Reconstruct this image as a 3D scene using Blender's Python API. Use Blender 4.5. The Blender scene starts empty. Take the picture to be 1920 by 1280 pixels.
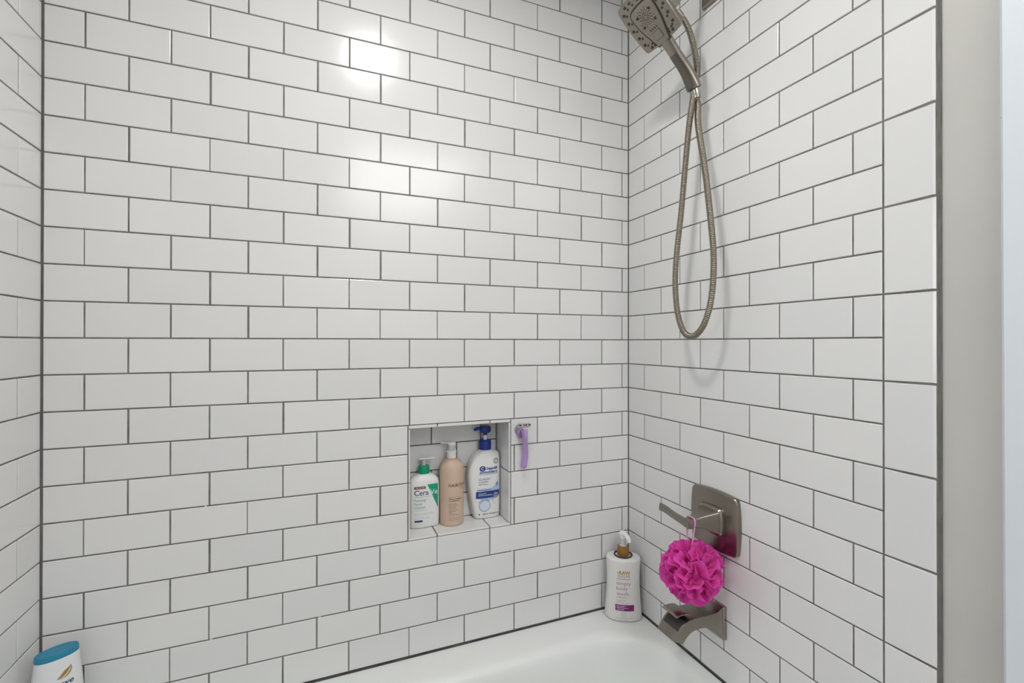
import bpy, bmesh, math, random
from mathutils import Vector, Matrix, Euler

random.seed(7)
S = bpy.context.scene
COL = S.collection
Z0 = 1.26                       # height of the reference grout line above the floor
V = 0.07948                     # tile row pitch
W = 1.5056                      # alcove width (tile face to tile face)
RIM = -0.8778                   # tub rim, relative to Z0
CEIL = 1.165                    # ceiling, relative to Z0
G = 0.0031                      # grout joint
PI = math.pi

# ------------------------------------------------------------------ camera
cam = bpy.data.cameras.new('camera')
cam.sensor_width = 36.0
cam.lens = 875.76 / 1920 * 36.0
cam.clip_start = 0.02
co = bpy.data.objects.new('camera', cam)
COL.objects.link(co)
yaw, pit, rol = .38939, .00282, .00061
fw = Vector((math.sin(yaw), math.cos(yaw), 0)); rt = Vector((math.cos(yaw), -math.sin(yaw), 0)); up = Vector((0, 0, 1))
f2 = fw * math.cos(pit) + up * math.sin(pit); u2 = -fw * math.sin(pit) + up * math.cos(pit)
r2 = rt * math.cos(rol) + u2 * math.sin(rol); u3 = -rt * math.sin(rol) + u2 * math.cos(rol)
m = Matrix((r2, u3, -f2)).transposed().to_4x4()
m.translation = Vector((.55007, -1.30044, Z0 - .00982))
co.matrix_world = m
S.camera = co

# ------------------------------------------------------------------ world, exposure
wd = bpy.data.worlds.new('world'); S.world = wd; wd.use_nodes = True
bg = wd.node_tree.nodes['Background']
bg.inputs[0].default_value = (.93, .96, 1.0, 1); bg.inputs[1].default_value = 0.55
S.view_settings.view_transform = 'Standard'
S.view_settings.look = 'None'
S.view_settings.gamma = 1.0
S.view_settings.use_curve_mapping = False
S.view_settings.exposure = 0.06
SHOWER_LAMP = 125.0             # emission of the recessed lamp over the tub
ROOM_LAMP = 6.9                 # emission of the room ceiling lamp
FILL_WINDOW = 5.0                    # emission of the unseen window added left of the tub as fill light

# ------------------------------------------------------------------ materials
def mat(name, col, rough=.5, metal=0, **kw):
    M = bpy.data.materials.new(name); M.use_nodes = True
    b = M.node_tree.nodes['Principled BSDF']
    b.inputs['Base Color'].default_value = (*col, 1); b.inputs['Roughness'].default_value = rough
    b.inputs['Metallic'].default_value = metal
    for k, v in kw.items():
        b.inputs[k.replace('_', ' ')].default_value = v
    return M
def nodes(M): return M.node_tree.nodes, M.node_tree.links, M.node_tree.nodes['Principled BSDF']
def add_noise_colour(M, scale, c1, c2, detail=3, stretch=(1, 1, 1)):
    n, l, b = nodes(M)
    tc = n.new('ShaderNodeTexCoord'); mp = n.new('ShaderNodeMapping'); mp.inputs['Scale'].default_value = stretch
    t = n.new('ShaderNodeTexNoise'); t.inputs['Scale'].default_value = scale; t.inputs['Detail'].default_value = detail
    r = n.new('ShaderNodeValToRGB'); r.color_ramp.elements[0].color = (*c1, 1); r.color_ramp.elements[1].color = (*c2, 1)
    r.color_ramp.elements[0].position = .3; r.color_ramp.elements[1].position = .7
    l.new(tc.outputs['Object'], mp.inputs[0]); l.new(mp.outputs[0], t.inputs[0]); l.new(t.outputs[0], r.inputs[0]); l.new(r.outputs[0], b.inputs['Base Color'])
def add_bump(M, scale, strength, dist=.001, stretch=(1, 1, 1), detail=2):
    n, l, b = nodes(M)
    tc = n.new('ShaderNodeTexCoord'); mp = n.new('ShaderNodeMapping'); mp.inputs['Scale'].default_value = stretch
    t = n.new('ShaderNodeTexNoise'); t.inputs['Scale'].default_value = scale; t.inputs['Detail'].default_value = detail
    bp = n.new('ShaderNodeBump'); bp.inputs['Strength'].default_value = strength; bp.inputs['Distance'].default_value = dist
    l.new(tc.outputs['Object'], mp.inputs[0]); l.new(mp.outputs[0], t.inputs[0]); l.new(t.outputs[0], bp.inputs['Height']); l.new(bp.outputs[0], b.inputs['Normal'])

M_tile = mat('white_glazed_tile', (.765, .765, .76), .17)
n, l, b = nodes(M_tile)                                   # each tile a slightly different white
oi = n.new('ShaderNodeObjectInfo'); rp = n.new('ShaderNodeValToRGB')
rp.color_ramp.elements[0].color = (.745, .745, .742, 1); rp.color_ramp.elements[1].color = (.785, .783, .776, 1)
l.new(oi.outputs['Random'], rp.inputs[0]); l.new(rp.outputs[0], b.inputs['Base Color'])
add_bump(M_tile, 14, .05, .002)
M_grout = mat('grey_grout', (.17, .165, .155), .9); add_noise_colour(M_grout, 25, (.13, .125, .115), (.22, .215, .2)); add_bump(M_grout, 300, .3, .0005)
M_caulk = mat('dark_caulk', (.055, .053, .05), .6); add_noise_colour(M_caulk, 18, (.03, .03, .03), (.1, .097, .09))
M_chip = mat('grout_flake', (.8, .8, .78), .8)
M_tub = mat('tub_enamel', (.83, .845, .83), .34); M_tub.node_tree.nodes['Principled BSDF'].inputs['Coat Weight'].default_value = .0
M_paint = mat('wall_paint_beige', (.56, .545, .515), .6); add_noise_colour(M_paint, 6, (.545, .53, .502), (.575, .56, .53)); add_bump(M_paint, 120, .12, .001)
M_white = mat('ceiling_paint_white', (.78, .78, .77), .7); add_bump(M_white, 90, .1, .001)
M_casing = mat('casing_white_daylight_tint', (.72, .765, .82), .45); add_bump(M_casing, 60, .08, .001)  # white paint; bluish daylight tint is put into the base colour
M_floor = mat('floor_tile_grey', (.36, .35, .33), .4); add_noise_colour(M_floor, 4, (.32, .31, .29), (.42, .41, .39))
M_chipdark = mat('paint_chip_dark', (.05, .06, .055), .7)
M_nickel = mat('brushed_nickel', (.29, .26, .222), .30, 1.0); add_bump(M_nickel, 60, .10, .0004, (1, 1, 25))
M_nickel_b = mat('polished_nickel_edge', (.36, .335, .295), .24, 1.0); add_bump(M_nickel_b, 50, .03, .0003)
M_nickel_d = mat('dark_nickel', (.165, .15, .128), .34, 1.0); add_bump(M_nickel_d, 80, .1, .0004, (1, 1, 20))
M_rubber = mat('black_rubber', (.035, .033, .03), .55); add_bump(M_rubber, 200, .1, .0003)
M_hose = mat('woven_steel_hose', (.27, .238, .19), .30, 1.0); add_bump(M_hose, 900, .25, .0004)
def plastic(name, col, rough=.35, **kw):
    M = mat(name, col, rough, 0, **kw); add_bump(M, 30, .03, .0006); return M
M_bw = plastic('white_bottle_plastic', (.80, .80, .79), .33)
M_bw2 = plastic('soft_white_bottle_plastic', (.78, .775, .75), .38)
M_dv = plastic('pearl_white_bottle_plastic', (.77, .78, .80), .35)
M_pk = plastic('peach_bottle_plastic', (.63, .465, .355), .5)
M_gr = plastic('green_plastic', (.0, .33, .19), .35)
M_bl = plastic('royal_blue_plastic', (.004, .03, .24), .3)
M_tq = plastic('turquoise_cap_plastic', (.015, .235, .38), .35)
M_wp = plastic('white_pump_plastic', (.84, .84, .83), .3)
M_wt = plastic('milky_pump_plastic', (.80, .80, .80), .25, Transmission_Weight=.35)
M_bamboo = mat('bamboo_brown', (.30, .145, .025), .45); add_noise_colour(M_bamboo, 9, (.22, .10, .015), (.36, .19, .04), 4, (1, 1, .15))
M_pur = plastic('lilac_plastic', (.44, .27, .60), .3)
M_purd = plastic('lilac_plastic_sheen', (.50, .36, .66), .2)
M_rzg = plastic('grey_cartridge_plastic', (.48, .48, .46), .35)
M_clear = mat('clear_plastic', (.95, .95, .95), .05, 0, Transmission_Weight=.9); add_bump(M_clear, 20, .02, .0005)
def ink(name, col): M = mat(name, col, .5); add_bump(M, 200, .02, .0002); return M
I_navy = ink('ink_navy', (.02, .03, .10)); I_green = ink('ink_green', (.0, .35, .21)); I_teal = ink('ink_light_green', (.10, .42, .30))
I_maroon = ink('ink_maroon', (.16, .01, .015)); I_white = ink('ink_white', (.85, .85, .85)); I_brown = ink('ink_brown', (.09, .055, .04))
I_blue = ink('ink_blue', (.01, .05, .25)); I_lblue = ink('ink_pale_blue', (.45, .54, .72)); I_mblue = ink('ink_mid_blue', (.18, .30, .58))
I_gold = ink('ink_gold', (.45, .28, .03)); I_purple = ink('ink_purple', (.22, .01, .17)); I_mauve = ink('ink_mauve', (.33, .16, .30)); I_grey = ink('ink_grey', (.28, .28, .29))
I_black = ink('ink_black', (.02, .02, .02)); I_sbrown = ink('ink_soft_brown', (.28, .18, .13)); I_silver = ink('ink_silver', (.34, .36, .40)); I_gold2 = ink('ink_old_gold', (.36, .23, .05))
# loofah netting: two-sided, light passes through
M_loof = bpy.data.materials.new('pink_mesh_netting'); M_loof.use_nodes = True
n, l, b = nodes(M_loof)
b.inputs['Base Color'].default_value = (.86, .085, .53, 1); b.inputs['Roughness'].default_value = .5
b.inputs['Sheen Weight'].default_value = .25
tr = n.new('ShaderNodeBsdfTranslucent'); tr.inputs[0].default_value = (.90, .10, .57, 1)
mx = n.new('ShaderNodeMixShader'); mx.inputs[0].default_value = .45
l.new(b.outputs[0], mx.inputs[1]); l.new(tr.outputs[0], mx.inputs[2]); l.new(mx.outputs[0], n['Material Output'].inputs[0])
add_bump(M_loof, 500, .25, .0006)
M_cord = mat('pink_cord', (.78, .36, .60), .7); add_bump(M_cord, 600, .5, .001)
M_loofd = mat('deep_pink_core', (.45, .01, .22), .8); add_bump(M_loofd, 60, .5, .002)
def emit(name, col, s):
    M = bpy.data.materials.new(name); M.use_nodes = True; n = M.node_tree.nodes; n.remove(n['Principled BSDF'])
    e = n.new('ShaderNodeEmission'); e.inputs[0].default_value = (*col, 1); e.inputs[1].default_value = s
    M.node_tree.links.new(e.outputs[0], n['Material Output'].inputs[0]); return M
M_lampA = emit('lamp_lens_warm', (1, .985, .955), SHOWER_LAMP)
M_fill_win = emit('added_fill_light_pane', (.94, .97, 1.0), FILL_WINDOW)  # glowing pane of the added fill window
M_lampB = emit('lamp_lens_room', (.985, .99, 1.0), ROOM_LAMP)

# ------------------------------------------------------------------ mesh helpers
def new(name, me, parent=None, loc=(0, 0, 0), rot=(0, 0, 0)):
    o = bpy.data.objects.new(name, me); COL.objects.link(o)
    o.location = loc; o.rotation_euler = rot
    if parent is not None: o.parent = parent
    return o
def finish(name, bm, material, parent=None, loc=(0, 0, 0), rot=(0, 0, 0), smooth=None, recalc=True):
    if recalc: bmesh.ops.recalc_face_normals(bm, faces=bm.faces)
    me = bpy.data.meshes.new(name); bm.to_mesh(me); bm.free()
    me.materials.append(material)
    if smooth is not None:
        me.shade_smooth()
        if smooth < 3: me.set_sharp_from_angle(angle=smooth)
    return new(name, me, parent, loc, rot)
def thing(name, label, cat, loc=(0, 0, 0), rot=(0, 0, 0), group=None):
    o = new(name, None, None, (loc[0], loc[1], loc[2] + Z0), rot)
    o['label'] = label; o['category'] = cat
    if group: o['group'] = group
    return o
def struct(o): o['kind'] = 'structure'; return o
def box(bm, x0, x1, y0, y1, z0, z1):
    v = [bm.verts.new((x, y, z)) for x in (x0, x1) for y in (y0, y1) for z in (z0, z1)]
    for q in ((0, 1, 3, 2), (4, 6, 7, 5), (0, 4, 5, 1), (2, 3, 7, 6), (0, 2, 6, 4), (1, 5, 7, 3)):
        bm.faces.new([v[i] for i in q])
def loft(bm, rings, cap0=True, cap1=True, closed=True):
    vs = [[bm.verts.new(p) for p in r] for r in rings]
    n = len(vs[0])
    for a, c in zip(vs, vs[1:]):
        for i in range(n if closed else n - 1):
            j = (i + 1) % n
            bm.faces.new((a[i], a[j], c[j], c[i]))
    if cap0: bm.faces.new(vs[0][::-1])
    if cap1: bm.faces.new(vs[-1])
    return vs
def lathe(bm, prof, n=28, c=(0, 0, 0), axis='z'):
    rings = []
    for r, h in prof:
        ring = []
        for i in range(n):
            a = 2 * PI * i / n; p = (r * math.cos(a), r * math.sin(a))
            q = {'z': (p[0], p[1], h), 'y': (p[0], h, p[1]), 'x': (h, p[0], p[1])}[axis]
            ring.append((q[0] + c[0], q[1] + c[1], q[2] + c[2]))
        rings.append(ring)
    loft(bm, rings)
def cr(pts, sub):
    """Catmull-Rom through pts"""
    P = [Vector(p) for p in pts]; P = [2 * P[0] - P[1]] + P + [2 * P[-1] - P[-2]]
    out = []
    for i in range(1, len(P) - 2):
        for k in range(sub):
            t = k / sub; a, b_, c, d = P[i - 1:i + 3]
            out.append(.5 * ((2 * b_) + (-a + c) * t + (2 * a - 5 * b_ + 4 * c - d) * t * t + (-a + 3 * b_ - 3 * c + d) * t ** 3))
    out.append(P[-2]); return out
def resample(P, step):
    out = [P[0]]; acc = 0
    for a, b_ in zip(P, P[1:]):
        L = (b_ - a).length; d = step - acc
        while d <= L:
            out.append(a.lerp(b_, d / L)); d += step
        acc = L - (d - step)
    return out
def frames(P, up0=(0, 0, 1)):
    T = [((P[min(i + 1, len(P) - 1)]) - P[max(i - 1, 0)]).normalized() for i in range(len(P))]
    N = Vector(up0); N = (N - N.dot(T[0]) * T[0]).normalized(); out = []
    for t in T:
        N = (N - N.dot(t) * t).normalized(); out.append((t, N, t.cross(N)))
    return out
def tube(bm, P, rad, n=10, up0=(0, 0, 1)):
    F = frames(P, up0); rings = []
    for i, (p, (t, N, B)) in enumerate(zip(P, F)):
        r = rad(i) if callable(rad) else rad
        rings.append([p + r * (math.cos(2 * PI * k / n) * N + math.sin(2 * PI * k / n) * B) for k in range(n)])
    loft(bm, rings)
def sweep(bm, P, sec, up0=(0, 0, 1)):
    """sec(i) -> list of (n,b) offsets"""
    F = frames(P, up0)
    loft(bm, [[p + a * N + c * B for a, c in sec(i)] for i, (p, (t, N, B)) in enumerate(zip(P, F))])
def superell(a, b_, e, n=40, cx=0, cy=0):
    out = []
    for i in range(n):
        t = 2 * PI * i / n; c, s = math.cos(t), math.sin(t)
        out.append((cx + a * math.copysign(abs(c) ** (2 / e), c), cy + b_ * math.copysign(abs(s) ** (2 / e), s)))
    return out
def rrect(hw, hh, r, n=6, cx=0, cy=0):
    out = []
    for k, (sx, sy) in enumerate(((1, 1), (-1, 1), (-1, -1), (1, -1))):
        for i in range(n + 1):
            a = PI / 2 * (k + i / n)
            out.append((cx + sx * (hw - r) + r * math.cos(a), cy + sy * (hh - r) + r * math.sin(a)))
    return out
def bowed(hw, hh, r, bow, n=5, cx=0, cy=0):
    """rounded rectangle whose sides bulge outward by bow"""
    out = []
    for x, y in rrect(hw, hh, r, n):
        bx = bow * (1 - (y / hh) ** 2) * (x / hw); by = bow * (1 - (x / hw) ** 2) * (y / hh); out.append((x + bx + cx, y + by + cy))
    # extra points mid-sides keep the bulge round
    res = []
    N = len(out)
    base = rrect(hw, hh, r, n)
    for i in range(N):
        res.append(out[i]); j = (i + 1) % N
        d = math.dist(base[i], base[j])
        if d > .3 * min(hw, hh):
            for k in range(1, 8):
                t = k / 8; x = base[i][0] * (1 - t) + base[j][0] * t; y = base[i][1] * (1 - t) + base[j][1] * t
                res.append((x + bow * (1 - (y / hh) ** 2) * (x / hw) + cx, y + bow * (1 - (x / hw) ** 2) * (y / hh) + cy))
    return res

# ------------------------------------------------------------------ room shell
def slab(name, x0, x1, y0, y1, z0, z1, material):
    bm = bmesh.new(); box(bm, x0, x1, y0, y1, z0, z1)
    return struct(finish(name, bm, material, None, (0, 0, Z0)))
slab('floor', -1.95, W + .14, -3.1, .2, -Z0 - .1, -Z0, M_floor)
slab('ceiling', -1.95, W + .14, -3.1, .2, CEIL, CEIL + .1, M_white)

# niche opening in the back wall
NX0, NX1, NZ0, NZ1, ND = .7750, 1.0790, -7 * V, -3 * V, .105
bm = bmesh.new()
FY = .0016                                                    # grout face sits behind the tile face
for a in ((-.02, NX0, -Z0, CEIL), (NX1, W + .02, -Z0, CEIL), (NX0, NX1, -Z0, NZ0), (NX0, NX1, NZ1, CEIL)):
    box(bm, a[0], a[1], FY, .14, a[2], a[3])
wall_back = struct(finish('wall_back', bm, M_grout, None, (0, 0, Z0)))
bm = bmesh.new(); box(bm, -.12, -FY, -.872, .14, -Z0, CEIL)
wall_left = struct(finish('wall_left', bm, M_grout, None, (0, 0, Z0)))
bm = bmesh.new(); box(bm, W + FY, W + .12, -.8515, .14, -Z0, CEIL)
wall_right = struct(finish('wall_right', bm, M_grout, None, (0, 0, Z0)))

TILES = {}
def tile_mesh(w, h, round_right=0.0):
    key = (round(w, 4), round(h, 4), round_right)
    if key in TILES: return TILES[key]
    bm = bmesh.new(); t = .007
    prof = [(0, t), (0, .0012), (.0005, .0004), (.0014, 0)]        # (inset, depth)
    rr = [(0, t), (0, .005), (.0015, .0018), (.0055, 0)]
    rings = []
    for (i, d), (ir, dr) in zip(prof, rr if round_right else prof):
        rings.append([(-w / 2 + i, d, -h / 2 + i), (w / 2 - ir, dr if round_right else d, -h / 2 + i),
                      (w / 2 - ir, dr if round_right else d, h / 2 - i), (-w / 2 + i, d, h / 2 - i)])
    loft(bm, rings, cap0=False)
    bmesh.ops.recalc_face_normals(bm, faces=bm.faces)
    me = bpy.data.meshes.new('tile'); bm.to_mesh(me); bm.free(); me.materials.append(M_tile)
    TILES[key] = me; return me
def tile(parent, kind, s0, s1, z0, z1, rr=0.0, tilt=.0018):
    """kind b: s=x on the back wall; r: s=-y on the right wall; l: s=-y on the left wall"""
    w, h = s1 - s0, z1 - z0
    if w < .003 or h < .003: return
    s, z = (s0 + s1) / 2, (z0 + z1) / 2
    jx, jz = random.gauss(0, tilt * .6), random.gauss(0, tilt * .6)
    if w < .03: jz *= .2
    dy = random.uniform(-.0003, .0002)
    if kind == 'b': loc, rz = (s, dy, z), 0
    elif kind == 'r': loc, rz = (W + dy, -s, z), -PI / 2
    else: loc, rz = (0 - dy, -s, z), PI / 2
    return new('tile', tile_mesh(w, h, rr), parent, loc, (jx, 0, rz + jz))

JA = [.0016, .1497, .3065, .464, .6205, .7781, .9355, 1.0912, 1.2462, 1.4015, W]
JB = [.0016, .0721, .2292, .3864, .5425, .6998, .8563, 1.0135, 1.169, 1.3239, 1.4808, W]
ROWS = list(range(-11, 15))
for r in ROWS:
    J = JA if r % 2 else JB
    z0, z1 = r * V + G / 2, min((r + 1) * V - G / 2, CEIL - .002)
    for i, (a, c) in enumerate(zip(J, J[1:])):
        a += random.gauss(0, .0006) if 0 < i else 0
        a, c = a + G / 2, c - G / 2
        if -7 <= r <= -4:
            if c <= NX0 or a >= NX1: tile(wall_back, 'b', a, c, z0, z1); continue
            if a < NX0: tile(wall_back, 'b', a, NX0 - G * .75, z0, z1)
            if c > NX1: tile(wall_back, 'b', NX1 + G * .75, c, z0, z1)
        else:
            tile(wall_back, 'b', a, c, z0, z1)
RA = [0, .1609, .3194, .4765, .634, .7656]; RB = [0, .0819, .2411, .3986, .556, .7131, .7656]
for r in ROWS:
    J = RA if r % 2 else RB
    z0, z1 = r * V + G / 2, min((r + 1) * V - G / 2, CEIL - .002)
    for i, (a, c) in enumerate(zip(J, J[1:])):
        tile(wall_right, 'r', a + (G / 2 if i else .0018), c - G / 2, z0, z1)
for r in range(-11, 15, 2):                                   # 3x6 bullnose border stands upright
    z0, z1 = r * V + G / 2, min((r + 2) * V - G / 2, CEIL - .002)
    tile(wall_right, 'r', .7656 + G * .6, .8470, z0, z1, rr=1.0, tilt=.001)
LA = [0, .1556, .3112, .4668, .6224, .769]; LB = [0, .0815, .2374, .393, .5486, .7042, .769]
for r in ROWS:
    J = LA if r % 2 else LB
    J = (LB if r % 2 == 0 else LA)
    z0, z1 = r * V + G / 2, min((r + 1) * V - G / 2, CEIL - .002)
    for i, (a, c) in enumerate(zip(J, J[1:])):
        tile(wall_left, 'l', a + (G / 2 if i else .0015), c - G / 2, z0, z1)
for r in range(-11, 15, 2):
    tile(wall_left, 'l', .769 + G / 2, .848, r * V + G / 2, min((r + 2) * V - G / 2, CEIL - .002), tilt=.001)

# niche: a grouted box set into the back wall, lined with its own tiles (thing > part > tile)
bm = bmesh.new(); e = .012
box(bm, NX0 - e, NX1 + e, ND + .008, ND + .02, NZ0 - e, NZ1 + e)
box(bm, NX0 - e, NX0 - .0005, .02, ND + .02, NZ0 - e, NZ1 + e); box(bm, NX1 + .0005, NX1 + e, .02, ND + .02, NZ0 - e, NZ1 + e)
box(bm, NX0, NX1, .02, ND + .02, NZ0 - e, NZ0 - .0005); box(bm, NX0, NX1, .02, ND + .02, NZ1 + .0005, NZ1 + e)
niche = finish('niche', bm, M_grout, wall_back); niche['label'] = 'tiled niche recessed into the back wall'
def niche_tile(x0, x1, y0, y1, z0, z1):
    bm = bmesh.new(); box(bm, x0, x1, y0, y1, z0, z1)
    bmesh.ops.bevel(bm, geom=[ed for ed in bm.edges], offset=.0009, segments=1, affect='EDGES')
    finish('tile', bm, M_tile, niche)
TH = .0085; TS = .006
jb = [NX0, .8563, 1.0135, NX1]
for i, (a, c) in enumerate(zip(jb, jb[1:])):
    a += G / 2 if i else .0005; c -= G / 2 if i < 2 else .0005
    niche_tile(a, c, -.0004, ND + .004, NZ0 + .0003, NZ0 + TS)                       # sill
    niche_tile(a, c, -.0004, ND + .004, NZ1 - TH - .0004, NZ1 - .0008)               # head
SILL = NZ0 + TS
for z0, z1 in ((NZ0 + TS + .002, -5 * V - G / 2), (-5 * V + G / 2, NZ1 - TH - .0025)):
    niche_tile(NX1 - .0055, NX1 - .0006, -.0004, ND + .004, z0, z1)
    niche_tile(NX0 + .0006, NX0 + .0045, -.0004, ND + .004, z0, z1)
for r in range(-7, -3):
    J = JA if r % 2 else JB
    z0, z1 = max(r * V + G / 2, NZ0 + TS + .002), min((r + 1) * V - G / 2, NZ1 - TH - .002)
    for a, c in zip(J, J[1:]):
        a, c = max(a + .006 + G / 2, NX0 + .006), min(c + .006 - G / 2, NX1 - .008)
        if c - a > .004: niche_tile(a, c, ND, ND + .006, z0, z1)

# caulk in the corners and along the tub
def strip(name, parent, boxes, material=M_caulk):
    bm = bmesh.new()
    for bx in boxes: box(bm, *bx)
    return finish(name, bm, material, parent)
M_corner = mat('corner_caulk_grey', (.14, .14, .135), .7); add_noise_colour(M_corner, 14, (.10, .10, .096), (.19, .187, .18))
strip('corner_caulk', wall_back, [(-.002, .0030, .0006, .004, -11 * V, CEIL), (W - .0012, W + .002, .0001, .004, -11 * V, CEIL)], M_corner)
strip('tub_caulk', wall_back, [(0, W, -.0014, .004, RIM, -11 * V + .0004)])
strip('tub_caulk', wall_right, [(W - .0014, W + .004, -.765, 0, RIM, -11 * V + .002)])
strip('tub_caulk', wall_left, [(-.004, .0014, -.765, 0, RIM, -11 * V + .002)])
M_edge = mat('edge_grout', (.14, .135, .13), .85); add_noise_colour(M_edge, 20, (.11, .107, .10), (.18, .175, .165))
strip('edge_grout', wall_right, [(W + .0015, W + .010, -.8513, -.8475, -Z0, CEIL)], M_edge)
for x, k, w_ in ((.2992, -5, .0025), (.5497, -9, .003), (.311, -9, .002), (1.285, -10, .0025), (1.085, -8, .0025)):
    bm = bmesh.new(); bmesh.ops.create_icosphere(bm, subdivisions=1, radius=.002)
    bmesh.ops.scale(bm, vec=(1.6, .35, .8), verts=bm.verts)
    finish('grout_flake', bm, M_chip, wall_back, (x, .0006, k * V))

# painted wall beyond the tile, door casing, rest of the bathroom
def painted(name, x0, x1, y0, y1, material=M_paint):
    return slab(name, x0, x1, y0, y1, -Z0, CEIL, material)
p = painted('wall_right_painted', W + .0065, W + .13, -3.1, -.8515)
# casing: vertical board, slightly out of plumb
bm = bmesh.new()
sec = [(W + .007, -.9265), (W - .006, -.9265), (W - .010, -.9305), (W - .010, -1.010), (W - .004, -1.016), (W + .007, -1.016)]
loft(bm, [[(x, y - .0058 * (CEIL - z) / 2.05, z) for x, y in sec] for z in (-Z0 + .0, -.62, 0, .6, CEIL)])
casing = struct(finish('trim_1', bm, M_casing, None, (0, 0, Z0)))
for y, z, s in ((-.9285, -.185, .0016), (-.931, -.512, .0022), (-.9306, -.506, .0014), (-.9302, -.499, .0012), (-.927, .33, .0008)):
    bm = bmesh.new(); bmesh.ops.create_icosphere(bm, subdivisions=1, radius=s)
    bmesh.ops.scale(bm, vec=(.5, .7, 1.6), verts=bm.verts)
    finish('paint_chip', bm, M_chipdark, casing, (W - .0062, y - .0058 * (CEIL - z) / 2.05, z))
slab('wall_end', -.125, 0, -.884, -.8722, -Z0, CEIL, M_paint)
slab('wall_rear', -1.95, -.1201, -.86, -.74, -Z0, CEIL, M_paint)
WY0, WY1, WZ0, WZ1 = -2.45, -1.25, -.15, .95
bm = bmesh.new()
for y0, y1, z0, z1 in ((-3.1, WY0, -Z0, CEIL), (WY1, -.86, -Z0, CEIL), (WY0, WY1, -Z0, WZ0), (WY0, WY1, WZ1, CEIL)): box(bm, -1.92, -1.80, y0, y1, z0, z1)
struct(finish('wall_far_left', bm, M_paint, None, (0, 0, Z0)))
fill_win = new('added_fill_window_1', None, None, (-1.80, (WY0 + WY1) / 2, Z0 + (WZ0 + WZ1) / 2)); struct(fill_win)  # made-up window out of view, added for soft fill clear of tile reflections
hw_, hz_ = (WY1 - WY0) / 2, (WZ1 - WZ0) / 2
bm = bmesh.new()
for y0, y1, z0, z1 in ((-hw_, -hw_ + .05, -hz_, hz_), (hw_ - .05, hw_, -hz_, hz_), (-hw_, hw_, -hz_, -hz_ + .05), (-hw_, hw_, hz_ - .05, hz_), (-hw_, hw_, -.02, .02)): box(bm, -.09, -.02, y0, y1, z0, z1)
finish('fill_window_frame', bm, M_casing, fill_win)
for z0, z1 in ((-hz_ + .05, -.02), (.02, hz_ - .05)):
    bm = bmesh.new(); box(bm, -.065, -.058, -hw_ + .05, hw_ - .05, z0, z1); finish('fill_light_pane', bm, M_fill_win, fill_win)
slab('wall_front', -1.95, W + .14, -3.2, -3.1, -Z0, CEIL, M_white)

# lamps in the ceiling (out of frame above, one mirrored in the tiles)
def downlight(name, label, x, y, r, M):
    t = thing(name, label, 'lamp', (x, y, CEIL))
    bm = bmesh.new(); lathe(bm, [(r + .018, -.0005), (r + .017, -.005), (r + .004, -.008), (r, -.006), (r, -.0008)], 40); finish('trim_ring', bm, M_white, t, smooth=.6)
    bm = bmesh.new(); lathe(bm, [(r - .0005, -.002), (r - .001, -.0055), (r * .6, -.0065)], 40); finish('lens', bm, M, t)
downlight('recessed_lamp', 'round recessed lamp in the ceiling above the tub', .732, -.697, .075, M_lampA)
t = thing('ceiling_lamp', 'large rectangular ceiling lamp in the room in front of the tub', 'lamp', (1.09, -2.25, CEIL))
bm = bmesh.new(); loft(bm, [[(x, y, z) for x, y in rrect(.395 - i, .750 - i, .03, 5)] for z, i in ((-.0005, 0), (-.030, 0), (-.034, .004), (-.034, .018), (-.028, .020))]); finish('lamp_frame', bm, M_white, t, smooth=.6)
bm = bmesh.new(); loft(bm, [[(x, y, z) for x, y in rrect(.374 - i, .729 - i, .02, 5)] for z, i in ((-.0285, 0), (-.036, .002), (-.039, .012))]); finish('lens', bm, M_lampB, t)

# ------------------------------------------------------------------ bathtub
tub = thing('bathtub', 'white bathtub with a wide flat rim set into the tiled alcove', 'bathtub', (0, 0, RIM))
bm = bmesh.new(); D = .765; HT = Z0 + RIM
def rr3(x0, x1, y0, y1, r, z): return [(x, y, z) for x, y in rrect((x1 - x0) / 2, (y1 - y0) / 2, r, 10, (x0 + x1) / 2, (y0 + y1) / 2)]
bx0, bx1, by0, by1 = .115, 1.462, -.690, -.108
rings = [rr3(.001, W - .001, -D + .02, -.001, .004, -HT + .001), rr3(.001, W - .001, -D + .015, -.001, .004, -.05), rr3(.001, W - .001, -D, -.001, .006, -.035),
         rr3(.001, W - .001, -D, -.001, .008, -.006), rr3(.004, W - .004, -D + .006, -.003, .010, 0)]
for ins, dz in ((-.030, -.0004), (-.015, -.0018), (-.002, -.0048), (.009, -.0105), (.017, -.019), (.024, -.031), (.031, -.050), (.040, -.10), (.052, -.18), (.066, -.25), (.085, -.295), (.115, -.32), (.16, -.33)):
    sl = 1 + ins * 3.5
    rings.append(rr3(bx0 + ins * 1.6, bx1 - ins * .6, by0 + ins * .8, by1 - (ins * .75 if ins < .02 else .015 + (ins - .02) * .4), max(.155 - ins * .35, .05), dz))
loft(bm, rings)
finish('basin', bm, M_tub, tub, smooth=.7)
bm = bmesh.new(); lathe(bm, [(.034, 0), (.034, .002), (.026, .004), (.02, .001), (.0, .001)], 28); finish('drain', bm, M_nickel, tub, (1.22, -.38, -.330), smooth=.6)
bm = bmesh.new(); lathe(bm, [(.036, .012), (.036, -.002), (.031, -.006), (.0, -.007)], 28, axis='x'); finish('overflow_plate', bm, M_nickel, tub, (1.424, -.38, -.105), smooth=.6)

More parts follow.
